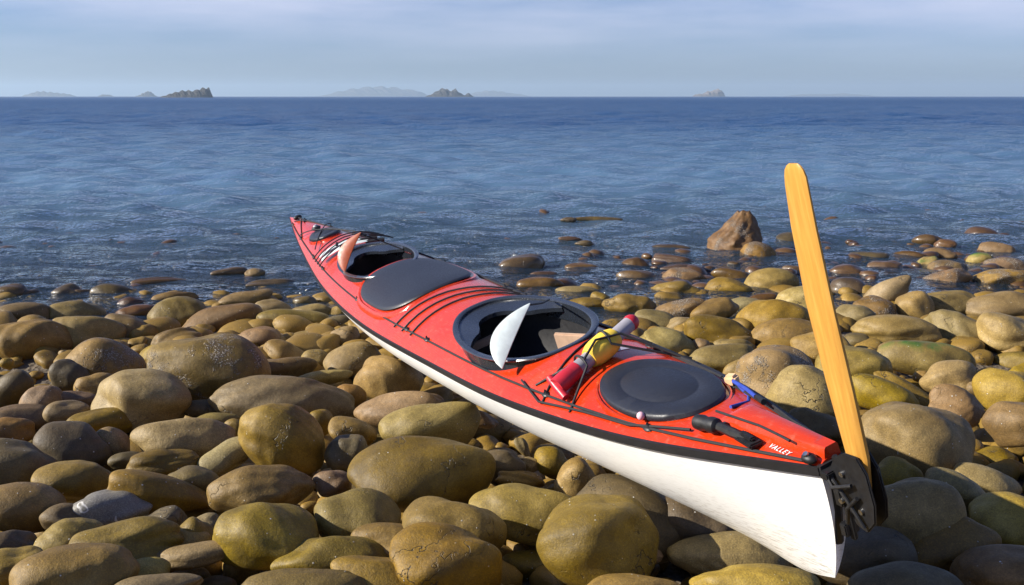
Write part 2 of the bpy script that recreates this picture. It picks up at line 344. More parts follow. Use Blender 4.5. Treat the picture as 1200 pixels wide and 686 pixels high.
hz = MB().box((0, 4600, 49), (23000, 9700, 106)); M_haze = bpy.data.materials.new('haze'); M_haze.use_nodes = True
nt = M_haze.node_tree; nt.nodes.clear(); out = nt.nodes.new('ShaderNodeOutputMaterial'); pv = nt.nodes.new('ShaderNodeVolumePrincipled')
pv.inputs['Color'].default_value = (0.6, 0.8, 1.0, 1); pv.inputs['Density'].default_value = 0.00016; pv.inputs['Anisotropy'].default_value = 0.2
nt.links.new(pv.outputs[0], out.inputs['Volume'])
o = hz.build('haze', M_haze, smooth=False); o['kind'] = 'stuff'

# ------------------------------------------------------------------ the kayak
KL = 6.7
def pch(xk, yk, x):
    xk = np.array(xk, float); yk = np.array(yk, float); x = np.asarray(x, float); h = np.diff(xk); d = np.diff(yk) / h; m = np.zeros_like(yk)
    m[1:-1] = (d[:-1] * h[1:] + d[1:] * h[:-1]) / (h[1:] + h[:-1]); m[0] = d[0] * 1.5 - m[1] * .5; m[-1] = d[-1] * 1.5 - m[-2] * .5
    i = np.clip(np.searchsorted(xk, x) - 1, 0, len(h) - 1); t = (x - xk[i]) / h[i]
    return (2*t**3 - 3*t**2 + 1) * yk[i] + (t**3 - 2*t**2 + t) * h[i] * m[i] + (-2*t**3 + 3*t**2) * yk[i+1] + (t**3 - t**2) * h[i] * m[i+1]
WK = ([0, .03, .08, .2, .35, .5, .65, .8, .92, .98, 1], [.0335, .088, .172, .276, .318, .346, .307, .200, .091, .026, .004])
ZK = ([0, .25, .5, .75, 1], [.0748, -.0225, -.033, .034, .1609])
CK = ([0, .5, .85, 1.3, 1.9, 2.6, 3.2, 4.0, 4.6, 5.4, 6.2, 6.55, 6.7], [.012, .035, .055, .085, .105, .125, .13, .128, .115, .085, .05, .022, .004])
def kW(y): return np.maximum(pch(*WK, np.asarray(y) / KL), 0.004)
def kZ(y): return pch(*ZK, np.asarray(y) / KL)
def kC(y): return pch(*CK, y)
def deck_z(x, y):
    q = np.clip(np.abs(x) / kW(y), 0, 1)
    return float(kZ(y) + kC(y) * (1 - q ** 2.3))
def deck_n(x, y):
    e = 0.01; return Vector((-(deck_z(x + e, y) - deck_z(x - e, y)) / (2 * e), -(deck_z(x, y + e) - deck_z(x, y - e)) / (2 * e), 1)).normalized()
def on_deck(x, y, off=0.0):
    return Vector((x, y, deck_z(x, y))) + deck_n(x, y) * off
K_R = Matrix.Rotation(0.3938, 3, 'Z') @ Matrix.Rotation(-0.033, 3, 'X') @ Matrix.Rotation(-0.3136, 3, 'Y')
K_T = Vector((0.7783, 2.3245, 0.627))
kayak = empty('sea_kayak', K_T, 'long red and white double sea kayak with two cockpits lying tilted on the stones', 'kayak')
kayak.rotation_euler = K_R.to_euler()

M_red, nt, b, out = new_mat('red_gelcoat'); co = coords(nt)
nt.links.new(ramp(nt, noise(nt, co, 5, 4), [(0.3, (0.44, 0.026, 0.004)), (0.7, (0.52, 0.038, 0.006))]), b.inputs['Base Color'])
s_mp = nt.nodes.new('ShaderNodeMapping'); s_mp.inputs['Scale'].default_value = (90, 5, 90); nt.links.new(co, s_mp.inputs['Vector'])
scr = mth(nt, 'MULTIPLY', ramp(nt, noise(nt, s_mp.outputs[0], 2.2, 3, .6), [(0.62, 0.0), (0.70, 1.0)]), 0.35)
bc_ = b.inputs['Base Color'].links[0].from_socket
bc_ = mixc(nt, scr, bc_, (0.62, 0.16, 0.12)); bc_ = mixc(nt, mth(nt, 'MULTIPLY', ramp(nt, noise(nt, co, 38, 6, .7), [(0.56, 0.0), (0.74, 1.0)]), 0.30), bc_, (0.52, 0.22, 0.15)); nt.links.new(bc_, b.inputs['Base Color'])
sc = nt.nodes.new('ShaderNodeMapping'); sc.inputs['Scale'].default_value = (60, 4, 60); nt.links.new(co, sc.inputs['Vector'])
nt.links.new(maprange(nt, noise(nt, sc.outputs[0], 3, 4), 0.35, 0.75, 0.16, 0.36), b.inputs['Roughness'])
b.inputs['Coat Weight'].default_value = 0.3; b.inputs['Coat Roughness'].default_value = 0.08; b.inputs['Specular IOR Level'].default_value = 0.32
nt.links.new(bump(nt, noise(nt, co, 9, 3), 0.12, 0.01), b.inputs['Normal'])
M_white, nt, b, out = new_mat('white_gelcoat'); co = coords(nt)
sc = nt.nodes.new('ShaderNodeMapping'); sc.inputs['Scale'].default_value = (40, 3.0, 40); nt.links.new(co, sc.inputs['Vector'])
sz = nt.nodes.new('ShaderNodeSeparateXYZ'); nt.links.new(co, sz.inputs[0])
low = maprange(nt, sz.outputs['Z'], -0.12, -0.28); scr = mth(nt, 'MULTIPLY', ramp(nt, noise(nt, sc.outputs[0], 4, 5, 0.65), [(0.5, 0.0), (0.66, 1.0)]), mth(nt, 'MULTIPLY_ADD', low, 0.75, 0.14))
nt.links.new(mixc(nt, scr, (0.84, 0.84, 0.82), (0.36, 0.33, 0.28)), b.inputs['Base Color']); b.inputs['Roughness'].default_value = 0.3
M_black = plain('black_rubber', (0.008, 0.008, 0.009), 0.5); M_seam = plain('black_seam_tape', (0.012, 0.012, 0.014), 0.5)
M_neo = plain('hatch_rubber', (0.014, 0.016, 0.023), 0.45, nscale=60, bmp=0.15); M_coam = plain('coaming_composite', (0.018, 0.022, 0.03), 0.28, coat=0.3)
M_in = plain('cockpit_inside', (0.02, 0.02, 0.022), 0.6); M_seat = plain('seat_foam', (0.025, 0.025, 0.028), 0.7)
M_bulk = plain('bulkhead_tan', (0.42, 0.28, 0.19), 0.6); M_cord = plain('black_cord', (0.013, 0.013, 0.015), 0.65); M_blue = plain('blue_cord', (0.02, 0.05, 0.32), 0.6)
M_pinkb = plain('pink_bead', (0.75, 0.42, 0.48), 0.4); M_tan = plain('pale_wood_bead', (0.7, 0.45, 0.25), 0.5); M_steel = plain('steel', (0.5, 0.5, 0.5), 0.3, metal=1.0)
M_grey = plain('grey_plastic', (0.28, 0.27, 0.30), 0.45); M_yel = plain('yellow_foam', (0.78, 0.52, 0.05), 0.7, nscale=40, bmp=0.3); M_redp = plain('red_plastic', (0.45, 0.02, 0.035), 0.4)
M_wpanel = plain('white_panel', (0.50, 0.56, 0.56), 0.4); M_orange = plain('orange_panel', (0.30, 0.05, 0.007), 0.45); M_letter = plain('white_lettering', (0.8, 0.8, 0.8), 0.5)
M_strip = plain('grey_mauve', (0.3, 0.28, 0.36), 0.4)
M_wood, nt, b, out = new_mat('varnished_wood'); co = coords(nt)
sc = nt.nodes.new('ShaderNodeMapping'); sc.inputs['Scale'].default_value = (18, 18, 1.1); nt.links.new(co, sc.inputs['Vector'])
g = noise(nt, sc.outputs[0], 5, 6, 0.6); g2 = noise(nt, co, 9, 4)
cw = ramp(nt, g, [(0.3, (0.43, 0.205, 0.036)), (0.55, (0.53, 0.275, 0.052)), (0.75, (0.60, 0.34, 0.08))])
nt.links.new(mixc(nt, maprange(nt, g2, 0.45, 0.75, 0, 0.35), cw, (0.42, 0.20, 0.05)), b.inputs['Base Color'])
b.inputs['Roughness'].default_value = 0.4; nt.links.new(bump(nt, g, 0.15, 0.003), b.inputs['Normal'])

# hull: lofted sections, near-vertical stern post, long raked bow, rounded bilge
NS, NT = 120, 22
KEEL = ([0, .02, .06, .2, .5, .78, .9, .96, 1], [-.30, -.335, -.335, -.305, -.30, -.285, -.235, -.17, -.10])
hullP = np.zeros((NS, 2 * NT + 1, 3))
for i in range(NS):
    s = 0.5 - 0.5 * math.cos(math.pi * i / (NS - 1)) if True else i / (NS - 1)
    y0 = s * KL; full = min(1, math.sin(math.pi * min(max(s * 0.94 + 0.03, 0), 1)) * 1.15)
    ws, zs, kz = float(kW(y0)), float(kZ(y0)), float(pch(*KEEL, s))
    for j in range(-NT, NT + 1):
        t = 1 - abs(j) / NT; sgn = -1 if j < 0 else 1
        th = t * math.pi / 2
        d_round = 1 - math.cos(th) ** 1.0; d_v = t
        dd = d_v * (1 - full) + full * (math.sin(th) ** 1.15)
        br = (math.cos(th) ** 0.72) * full + (1 - full) * (1 - t) ** 0.85
        z = zs + (kz - zs) * dd
        ys_ = 0.004 + 0.10 * dd ** 2.2; ye_ = KL - 0.72 * dd ** 1.15
        hullP[i, j + NT] = (sgn * ws * br, ys_ + s * (ye_ - ys_), z)
m = MB(); n = 2 * NT + 1
m.add(hullP.reshape(-1, 3).tolist(), [(i * n + j, i * n + j + 1, (i + 1) * n + j + 1, (i + 1) * n + j) for i in range(NS - 1) for j in range(n - 1)] + [tuple(range(n))])
hull = m.build('hull', M_white, kayak)
R3 = np.array(K_R); T3 = np.array(K_T)
hullW = hullP.reshape(-1, 3) @ R3.T + T3                    # world points of the hull, for bedding the stones under it

# seam strip along the sheer on both sides and round the stern
m = MB()
for sgn in (-1, 1):
    rings = []
    for i in range(140):
        y = 0.0 + (KL - 0.002) * i / 139; w_, z_ = float(kW(y)), float(kZ(y)); hgt = 0.021 if y < 6 else 0.021 - 0.012 * (y - 6) / 0.7
        rings.append([(sgn * (w_ - 0.006), y, z_ + 0.004), (sgn * (w_ + 0.006), y, z_ + 0.003), (sgn * (w_ + 0.0065), y, z_ - hgt), (sgn * (w_ - 0.012), y, z_ - hgt - 0.003)])
    m.rings(rings, True, True, True)
m.box((0, -0.002, 0.067), (0.074, 0.012, 0.03))
m.build('seam_strip', M_seam, kayak)

# deck with openings for the two cockpits
CK1 = dict(c=(-0.005, 1.89), a=0.228, b=0.455); CK2 = dict(c=(-0.01, 4.05), a=0.200, b=0.44)
def keyhole(ck, k, n=72):                                   # egg-shaped outline, blunter aft
    pts = []
    for i in range(n):
        a = 2 * math.pi * i / n; yy_ = math.sin(a); taper = 1 - 0.13 * yy_
        pts.append((ck['c'][0] + k * ck['a'] * math.copysign(abs(math.cos(a)) ** 0.86, math.cos(a)) * taper, ck['c'][1] + (k if k < 1 else (ck['b'] + (k - 1) * ck['a']) / ck['b']) * ck['b'] * yy_))
    return pts
def inside_ck(x, y, k=0.985):
    for ck in (CK1, CK2):
        dy = (y - ck['c'][1]) / (ck['b'] * k)
        if abs(dy) < 1:
            t = 1 - 0.13 * dy
            if abs(x - ck['c'][0]) < ck['a'] * k * t * (1 - dy * dy) ** 0.43: return True
    return False
NY, NX = 330, 44
vs, fs = [], []
for i in range(NY):
    y = KL * i / (NY - 1); w_ = float(kW(y))
    for j in range(NX + 1):
        q = -1 + 2 * j / NX; q = math.copysign(abs(q) ** 0.85, q); x = q * w_; vs.append((x, y, deck_z(x, y) + 0.002))
for i in range(NY - 1):
    for j in range(NX):
        a = i * (NX + 1) + j; quad = (a, a + 1, a + NX + 2, a + NX + 1)
        cx = sum(vs[k][0] for k in quad) / 4; cy = sum(vs[k][1] for k in quad) / 4
        if not inside_ck(cx, cy): fs.append(quad)
m = MB(); m.add(vs, fs); m.add([vs[j] for j in range(NX + 1)] + [(-0.034, 0.0, 0.07), (0.034, 0.0, 0.07)], [tuple(range(NX + 1)) + (NX + 2, NX + 1)])
deck = m.build('deck', M_red, kayak)
# raised keel-like ridge on the stern deck and a raised plinth round the oval hatch
m = MB(); rings = []
for i in range(24):
    y = 0.002 + 0.42 * i / 23; hh = 0.030 * min(1, (1 - (i / 23)) * 7 + 0.25); ww = 0.020 + 0.028 * i / 23
    z0 = deck_z(0.012, y)
    rings.append([(0.012 - ww * 1.35, y, deck_z(0.012 - ww * 1.35, y) - 0.004), (0.012 - ww, y, z0 + hh * 0.85), (0.012 - ww * .8, y, z0 + hh), (0.012 + ww * .8, y, z0 + hh), (0.012 + ww, y, z0 + hh * .85), (0.012 + ww * 1.2, y, deck_z(0.012 + ww * 1.2, y) - 0.004)])
m.rings(rings, True, True, True); m.build('stern_ridge', M_red, deck)

def oval_rings(c, a, b, prof, zc, n=56, ex=2.0, tilt=0.0, slope=0.0, follow=0.0):
    R = []
    for (k, z) in prof:
        ring = []
        for i in range(n):
            an = 2 * math.pi * i / n; ca, sa = math.cos(an), math.sin(an); e = 2 / ex
            x = c[0] + a * k * math.copysign(abs(ca) ** e, ca); y = c[1] + b * k * math.copysign(abs(sa) ** e, sa)
            ring.append((x, y, zc + z + slope * (y - c[1]) + follow * (deck_z(x, y) - deck_z(*c))))
        R.append(ring)
    return R
def hatch(c, a, b, ex, zoff, slope, name='hatch_cover', thick=0.03, groove=True, rim=True, mat=None, follow=0.0):
    zc = deck_z(*c) + zoff
    cov = [(1.0, 0.0), (1.015, thick * .3), (1.0, thick * .8), (0.96, thick)]
    cov += [(0.66, thick * 1.05), (0.65, thick * .99), (0.615, thick * .99), (0.60, thick * 1.07)] if groove else [(0.7, thick * 1.12)]
    cov += [(0.05, thick * 1.15)]
    o = MB().rings(oval_rings(c, a, b, cov, zc, ex=ex, slope=slope, follow=follow), True, True, True).build(name, mat or M_neo, kayak)
    if rim:
        MB().rings(oval_rings(c, a, b, [(1.17, -0.075), (1.14, -0.014), (1.10, 0.003), (1.06, 0.002), (1.03, -0.006), (0.9, -0.006)], zc, ex=ex, slope=slope, follow=follow), True).build('hatch_rim', M_red, o)
    return o
hatch((-0.003, 0.785), 0.150, 0.272, 2.1, -0.002, 0.0, thick=.020, follow=0.45)
hatch((-0.01, 3.32), 0.258, 0.425, 2.9, 0.0, 0.0, thick=0.013, groove=False, follow=0.8)
hatch((-0.01, 5.38), 0.105, 0.19, 2.2, 0.0, -0.02, thick=0.02, follow=.5)

def cockpit(ck, lift):
    zc = deck_z(ck['c'][0], ck['c'][1]); n = 72
    def ring(k, dz, follow=True):
        out_ = []
        for (x, y) in keyhole(ck, k, n):
            base = kZ(y) + kC(y) * 0.80 if follow else zc
            out_.append((x, y, float(base) + dz + 0.015 * (y - ck['c'][1])))
        return out_
    R = [ring(1.05, -0.10), ring(1.015, lift * .5), ring(1.015, lift), ring(1.085, lift + 0.002), ring(1.095, lift + 0.006), ring(1.08, lift + 0.010), ring(1.0, lift + 0.011), ring(0.975, lift + 0.006), ring(0.97, lift - 0.03), ring(0.975, -0.05)]
    c = MB().rings(R, True).build('cockpit_coaming', M_coam, kayak)
    # thigh braces: wide flat wings at the forward end of the opening
    m = MB(); outer, inner, low = [], [], []
    for i in range(25):
        a = math.pi * (0.02 + 0.96 * i / 24); k = keyhole(ck, 0.985, 400)
        ca, sa = math.cos(a), math.sin(a); t = 1 - 0.13 * sa
        fx = lambda kk, ky: (ck['c'][0] + kk * ck['a'] * math.copysign(abs(ca) ** 0.86, ca) * t, ck['c'][1] + ky * ck['b'] * sa)
        wing = 0.984 - 0.34 * min(1, 1.8 * sa) + 0.10 * max(0, sa - .75) / .25
        for lst, kk, dz in ((outer, 0.985, 0.004), (inner, wing, -0.012), (low, wing, -0.03)):
            x, y = fx(kk, kk); lst.append((x, y, float(kZ(y) + kC(y) * 0.80) + lift + dz))
    m.rings([outer, inner, low], False); m.build('thigh_brace', M_coam, c)
    # dark moulded inside
    fl = [ring(0.985, -0.01)]
    for k, d in ((1.03, -0.09), (1.0, -0.16), (0.9, -0.21), (0.5, -0.24), (0.05, -0.245)): 
        fl.append([(x, y, -0.0 + d + 0.045) for (x, y) in keyhole(ck, k if k < 1 else k, n)])
    MB().rings(fl, True, False, True).build('cockpit_well', M_in, kayak)
    # seat pan
    s = MB(); cx, cy = ck['c']
    s.rings([[(cx + 0.17 * math.cos(t_) * k, cy - 0.10 + 0.17 * math.sin(t_) * k, z) for t_ in np.linspace(0, 2 * math.pi, 28)[:-1]] for k, z in ((.9, -0.185), (.93, -0.11), (0.82, -0.10), (0.68, -0.14), (0.05, -0.155))], True, True, True)
    s.build('seat', M_seat, kayak)
    return c
cockpit(CK1, 0.022); cockpit(CK2, 0.024)
MB().box((0.13, 1.66, -0.02), (0.02, 0.24, 0.10), Matrix.Rotation(0.35, 3, 'Z')).build('hip_pad', M_bulk, kayak, bevel=0.006)
MB().box((-0.06, 2.20, -0.03), (0.26, 0.02, 0.035), Matrix.Rotation(0.05, 3, 'Z')).build('foot_rest', M_bulk, kayak, bevel=0.004)
MB().box((-0.02, 4.16, -0.01), (0.24, 0.02, 0.05)).build('foot_rest', M_bulk, kayak, bevel=0.004)
MB().tube([(-0.12, 1.80, -0.14), (-0.14, 1.88, -0.10), (-0.10, 1.95, -0.09), (-0.05, 1.9, -0.11), (-0.08, 1.82, -0.13)], 0.007).build('coiled_strap', M_grey, kayak)

# deck lines, bungees and fittings
def deck_line(name, xy, off=0.008, r=0.0045, mat=None, sub=6, sag=0.0):
    pts = []
    for (a, b2) in zip(xy[:-1], xy[1:]):
        for k in range(sub):
            t = k / sub; x, y = a[0] + (b2[0] - a[0]) * t, a[1] + (b2[1] - a[1]) * t
            pts.append(on_deck(x, y, off + sag * math.sin(math.pi * t)))
    pts.append(on_deck(*xy[-1], off)); return MB().tube(pts, r).build(name, mat or M_cord, kayak)
def fit_at(x, y, s=1.0):
    m = MB(); p = on_deck(x, y, 0.003); m.ball(p, 0.015 * s, 12, (1, 1.5, 0.55)); m.tube([p + Vector((0, -0.012, 0)), p + Vector((0, 0, 0.016)), p + Vector((0, 0.012, 0))], 0.004)
    return m.build('deck_fitting', M_black, kayak)
fy = [0.62, 1.22, 2.42, 2.70, 3.6, 4.62, 5.05, 5.75, 6.35]
for sgn in (-1, 1):
    deck_line('deck_line', [(sgn * 0.80 * float(kW(y)), y) for y in np.linspace(0.05, 6.3, 34)], 0.006, 0.0045, sub=2)
    for y in fy: fit_at(sgn * 0.79 * float(kW(y)), y)
for yp, ysb in ((2.62, 2.42), (2.74, 2.50), (2.86, 2.60)):  # three bungees between near cockpit and middle hatch
    deck_line('bungee', [(-0.84 * float(kW(yp)), yp), (0, (yp + ysb) / 2 + .03), (0.82 * float(kW(ysb)), ysb)], 0.007, 0.0042)
for dy in (0.0, 0.08, 0.17, 0.26):
    deck_line('bungee', [(-0.79 * float(kW(4.55 + dy)), 4.55 + dy), (0, 4.6 + dy), (0.79 * float(kW(4.55 + dy)), 4.55 + dy)], 0.05, 0.0042)
for (a, b2) in (((-.15, 5.05), (.11, 5.75)), ((.15, 5.05), (-.11, 5.75)), ((-.11, 5.75), (0.03, 6.35)), ((.11, 5.75), (-0.03, 6.35))):
    deck_line('bungee', [a, ((a[0] + b2[0]) / 2, (a[1] + b2[1]) / 2), b2], 0.028 if a[1] < 5.5 else 0.006, 0.004)
deck_line('bungee', [(-0.24, 1.20), (0.10, 1.42), (0.26, 1.30)], 0.006, 0.004)
deck_line('rim_cord', [(-0.21, 1.42), (-0.24, 1.22), (-0.20, 0.95), (-0.17, 0.70), (-0.10, 0.46)], 0.010, 0.004)
deck_line('rudder_line', [(0.17, 0.72), (0.14, 0.52), (0.10, 0.34), (0.06, 0.16), (0.03, 0.02)], 0.010, 0.0045)
deck_line('rudder_line', [(0.12, 0.44), (0.06, 0.22), (0.025, 0.02)], 0.02, 0.0035)
deck_line('rudder_line', [(0.20, 1.15), (0.19, 0.92), (0.165, 0.70)], 0.012, 0.0045)
deck_line('rudder_line', [(-0.03, 0.42), (-0.02, 0.24), (-0.025, 0.10)], 0.034, 0.0035)
MB().tube([on_deck(0.145, 0.62, 0.022), on_deck(0.115, 0.50, 0.028), on_deck(0.09, 0.42, 0.03)], 0.006).build('blue_cord', M_blue, kayak)
MB().tube([on_deck(0.146, 0.60, 0.02), on_deck(0.135, 0.52, 0.0), on_deck(0.10, 0.47, 0.0), on_deck(0.03, 0.45, 0.01)], 0.005).build('blue_cord', M_blue, kayak)
MB().tube([on_deck(0.088, 0.41, 0.03), on_deck(0.075, 0.36, 0.032)], 0.009).build('cord_lock', M_black, kayak)
MB().box(on_deck(0.148, 0.625, 0.022), (0.035, 0.04, 0.035), Matrix.Rotation(0.4, 3, 'Z')).build('wooden_bead', M_tan, kayak, bevel=0.008)
MB().ball(on_deck(-0.137, 0.66, 0.026), 0.0125, 14).build('pink_bead', M_pinkb, kayak)
# carry toggle and jam cleat on the stern quarter
m = MB(); p0, p1 = on_deck(-0.080, 0.45, 0.026), on_deck(-0.066, 0.355, 0.028)
m.tube([p0, p0.lerp(p1, .08), p0.lerp(p1, .3), p0.lerp(p1, .5), p0.lerp(p1, .7), p0.lerp(p1, .92), p1], [.012, .021, .023, .019, .023, .021, .012], 14); tog_ = m.build('carry_toggle', M_black, kayak)
MB().tube([on_deck(-0.066, 0.355, 0.028), on_deck(-0.060, 0.30, 0.020), on_deck(-0.054, 0.25, 0.013)], [.013, .014, .009]).build('toggle_strap', M_black, tog_)
cl = MB(); pc = on_deck(-0.056, 0.245, 0.012); Rt = Matrix.Rotation(-0.1, 3, 'Z'); cl.box(pc, (0.04, 0.085, 0.014), Rt); cl.box(pc + Vector((0, 0, .012)), (0.018, 0.06, 0.012), Rt); cl.build('jam_cleat', M_black, kayak, bevel=0.004)
MB().ball(on_deck(-0.030, 0.030, 0.014), 0.017, 12, (1, 1.4, .8)).build('deck_fitting', M_black, kayak)
MB().tube([on_deck(-0.030, 0.030, 0.026), on_deck(-0.030, 0.030, 0.034)], 0.007).build('bolt', M_steel, kayak)
m = MB(); p = on_deck(0, 6.33, 0.022); m.ball(p, 0.022, 12, (1.6, .8, .9)); m.tube([p, on_deck(0.02, 6.22, 0.01), on_deck(0.0, 6.1, 0.008)], 0.006); m.build('bow_toggle', M_black, kayak)
m = MB(); p = on_deck(-0.01, 5.62, 0.02); m.ball(p, 0.03, 14, (1.2, 1.2, .6)); cmp_ = m.build('deck_compass', M_black, kayak)
MB().tube([on_deck(-0.01, 5.62, 0.03), on_deck(-0.01, 5.62, 0.045)], [0.024, 0.012], 14).build('compass_dome', M_grey, cmp_)
for (x, y0_, y1_) in ((0.10, 1.20, 1.36),):  # thin grey-mauve strip on the deck by the pump
    rings = [[on_deck(x - .03, y0_ + (y1_ - y0_) * k / 8 * 1, .004), on_deck(x + .03, y0_ + (y1_ - y0_) * k / 8, .004)] for k in range(9)]
    MB().rings(rings, False).build('deck_strip', M_strip, kayak, fix=False)
# maker's lettering on the port quarter
tc = bpy.data.curves.new('lettering', 'FONT'); tc.body = 'VALLEY'; tc.size = 0.020; tc.shear = 0.3; tc.extrude = 0.0006; tc.align_x = 'CENTER'; tc.space_character = 1.25
to = bpy.data.objects.new('lettering_tmp', tc); COL.objects.link(to)
dg = bpy.context.evaluated_depsgraph_get(); me = bpy.data.meshes.new_from_object(to.evaluated_get(dg)); bpy.data.objects.remove(to)
lo = bpy.data.objects.new('lettering', me); me.materials.clear(); me.materials.append(M_letter); COL.objects.link(lo); lo.parent = deck
nz = deck_n(-0.038, 0.14); ax = Vector((0, -1, 0)) - nz * Vector((0, -1, 0)).dot(nz); ax.normalize(); ay = nz.cross(ax)
lo.matrix_local = Matrix.Translation(on_deck(-0.045, 0.142, 0.0045)) @ Matrix((ax, ay, nz)).transposed().to_4x4()

# rudder: varnished blade flipped up between black cheek plates on the stern
bl = MB(); path = [(-.085, -.02), (-.10, .06), (-.107, .13), (-.104, .3), (-.101, .5), (-.109, .68), (-.118, .775), (-.121, .795), (-.122, .809), (-.123, .818)]
hw = [.024, .030, .037, .044, .046, .042, .038, .036, .031, .023]; th_ = [.009, .009, .0095, .0085, .007, .006, .005, .0047, .0042, .0036]
# blade face looks to port: chord along y, thickness along x
prof = []
for (y, z), w_, t_ in zip(path, hw, th_):
    prof.append([(-t_, y - w_ * .82, z), (-t_ * 1.0, y - w_ * .3, z), (-t_, y + w_ * .55, z), (-t_ * .45, y + w_ * .95, z), (t_ * .45, y + w_ * .95, z), (t_, y + w_ * .55, z), (t_, y - w_ * .82, z), (t_ * .4, y - w_, z), (-t_ * .4, y - w_, z)])
y, z = -.124, .823; prof.append([(xx * .7, y + (yy_ - path[-1][0]) * .62, z) for (xx, yy_, zz) in prof[-1]])
bl.rings(prof, True, True, True); blade = bl.build('rudder_blade', M_wood, kayak)
ck = MB()
for sx in (-1, 1):
    outl = [(-.015, .07), (-.045, .112), (-.085, .135), (-.128, .138), (-.150, .10), (-.154, .02), (-.142, -.03), (-.105, -.07), (-.07, -.06), (-.05, -.01), (-.025, .02)]
    x0, x1 = sx * 0.013, sx * 0.021
    vv = [(x0, a, b3) for a, b3 in outl] + [(x1, a, b3) for a, b3 in outl]; k = len(outl)
    ck.add(vv, [tuple(range(k)), tuple(range(k, 2 * k))[::-1]] + [(i, (i + 1) % k, (i + 1) % k + k, i + k) for i in range(k)])
cheeks = ck.build('rudder_cheeks', M_black, kayak, bevel=0.003)
yk = MB(); yk.box((0, -0.020, 0.062), (0.085, 0.030, 0.022)); yk.box((0, -0.028, 0.0), (0.05, 0.025, 0.05)); yk.box((0, -0.012, -.10), (0.042, 0.022, 0.035)); yk.tube([(0, -.022, .10), (0, -.022, -.13)], 0.009)
yk.build('rudder_yoke', M_black, kayak, bevel=0.003)
MB().tube([(0, 0.012, 0.05), (0, 0.022, -.06), (0, 0.05, -.165)], 0.014).build('stern_post_strip', M_black, kayak)
for (y, z) in ((-.065, .075), (-.04, -.005), (-.105, -.01)): MB().tube([(-0.027, y, z), (-.019, y, z)], .007, 10).build('bolt', M_steel, cheeks)
for (a, b2, c2) in (((-.03, -.03, .06), (-.032, -.07, .02), (-.028, -.11, -.05)), ((-.03, -.11, .03), (-.033, -.07, -.01), (-.028, -.05, -.06)), ((-.035, -.02, .06), (-.045, -.05, .045), (-.03, -.10, .06))):
    MB().tube([a, b2, c2], .005).build('rudder_lashing', M_black, kayak)

def k2w(p): return K_R @ Vector(p) + K_T
# hand bilge pump under the bungees on the rear deck
A, B = Vector((-0.195, 1.12, 0.085)), Vector((0.175, 1.21, 0.150)); D = (B - A).normalized()
pump = empty('hand_bilge_pump', K_T, 'red, grey and yellow hand bilge pump strapped across the rear deck', 'bilge pump'); pump.rotation_euler = K_R.to_euler()
def seg(name, t0, t1, rs, mat): 
    k = len(rs); return MB().tube([A.lerp(B, t0 + (t1 - t0) * i / (k - 1)) for i in range(k)], rs, 20).build(name, mat, pump)
seg('tube', 0.10, 0.97, [.027, .027, .027], M_grey); seg('float', 0.40, 0.74, [.034, .043, .046, .046, .046, .043, .034], M_yel)
seg('handle', -0.02, 0.16, [.030, .032, .032, .030], M_redp); seg('cap', 0.94, 1.02, [.0285, .0295, .027, .02], M_redp); seg('collar', 0.16, 0.24, [.0295, .0295], M_redp)
MB().tube([A - D * .005 + Vector((0, -.045, -.03)), A - D * .008, A - D * .005 + Vector((0, .045, .02))], .014, 12).build('grip', M_redp, pump)
for (x, t) in ((0.02, 0.30), (0.0, .62)):
    c = A.lerp(B, t); pts = []
    dn = Vector((0, 1, 0)); s0 = on_deck(-0.22, 1.02, .004) if t < .5 else on_deck(0.255, 1.02, .004)
    s1 = on_deck(-0.20, 1.32, .004)
    for k in range(13):
        a = math.pi * k / 12; pts.append(c + Vector((0, -math.cos(a) * .048, math.sin(a) * (.034 if t < .5 else .05))))
    m = MB(); m.tube([s0] + pts[1:] + [s1 if t < .5 else on_deck(0.2, 1.46, .004)], .0045); m.build('pump_bungee', M_cord, kayak)
MB().tube([A.lerp(B, .3) + Vector((0, -.03, .026)), A.lerp(B, .5) + Vector((0, -.02, .05)), A.lerp(B, .75) + Vector((0, -.05, .02)), on_deck(0.22, 0.95, .008)], .0045).build('pump_bungee', M_cord, kayak)

# curved leaf panels propped in the cockpits
def leaf(name, base, top, chord, bulge, side, label, mat, cat='backrest'):
    base, top = Vector(base), Vector(top); ax = (top - base); Ln = ax.length; ax.normalize(); sd = Vector(side); sd = (sd - ax * sd.dot(ax)).normalized(); nn = ax.cross(sd)
    rings_o, rings_i = [], []
    for i in range(21):
        t = i / 20; wd = chord * max(0.03, (math.sin(math.pi * (t ** 0.8)) ** 0.8)); bend = bulge * math.sin(math.pi * t)
        ro, ri = [], []
        for j in range(11):
            q = j / 10 * 2 - 1; off = 0.07 * wd * (1 - q * q)
            p = base + ax * (Ln * t) + sd * ((q - 1) * wd * .5 - bend) - nn * off; ro.append(p); ri.append(p + nn * 0.006)
        rings_o.append(ro + ri[::-1])
    o = empty(name, K_T, label, cat); o.rotation_euler = K_R.to_euler()
    MB().rings(rings_o, True, True, True).build('panel', mat, o)
    return o

leaf('backrest_panel', (-0.245, 1.50, 0.082), (-0.030, 1.60, 0.236), 0.085, 0.004, (.45, -.70, -.45), 'white curved leaf-shaped panel propped over the rim of the cockpit beside the bilge pump', M_wpanel)
leaf('backrest_panel', (-0.215, 4.00, 0.115), (-0.040, 4.02, 0.298), 0.085, 0.010, (.45, -.70, -.45), 'orange curved leaf-shaped panel standing in the cockpit towards the bow', M_orange)
MB().tube([(-0.03, 1.60, 0.23), (0.06, 1.72, 0.18), (0.19, 1.98, 0.10)], .004).build('panel_cord', M_cord, kayak)
MB().tube([(-0.045, 4.02, 0.29), (0.04, 4.0, 0.22), (0.14, 3.93, 0.13)], .004).build('panel_cord', M_cord, kayak)
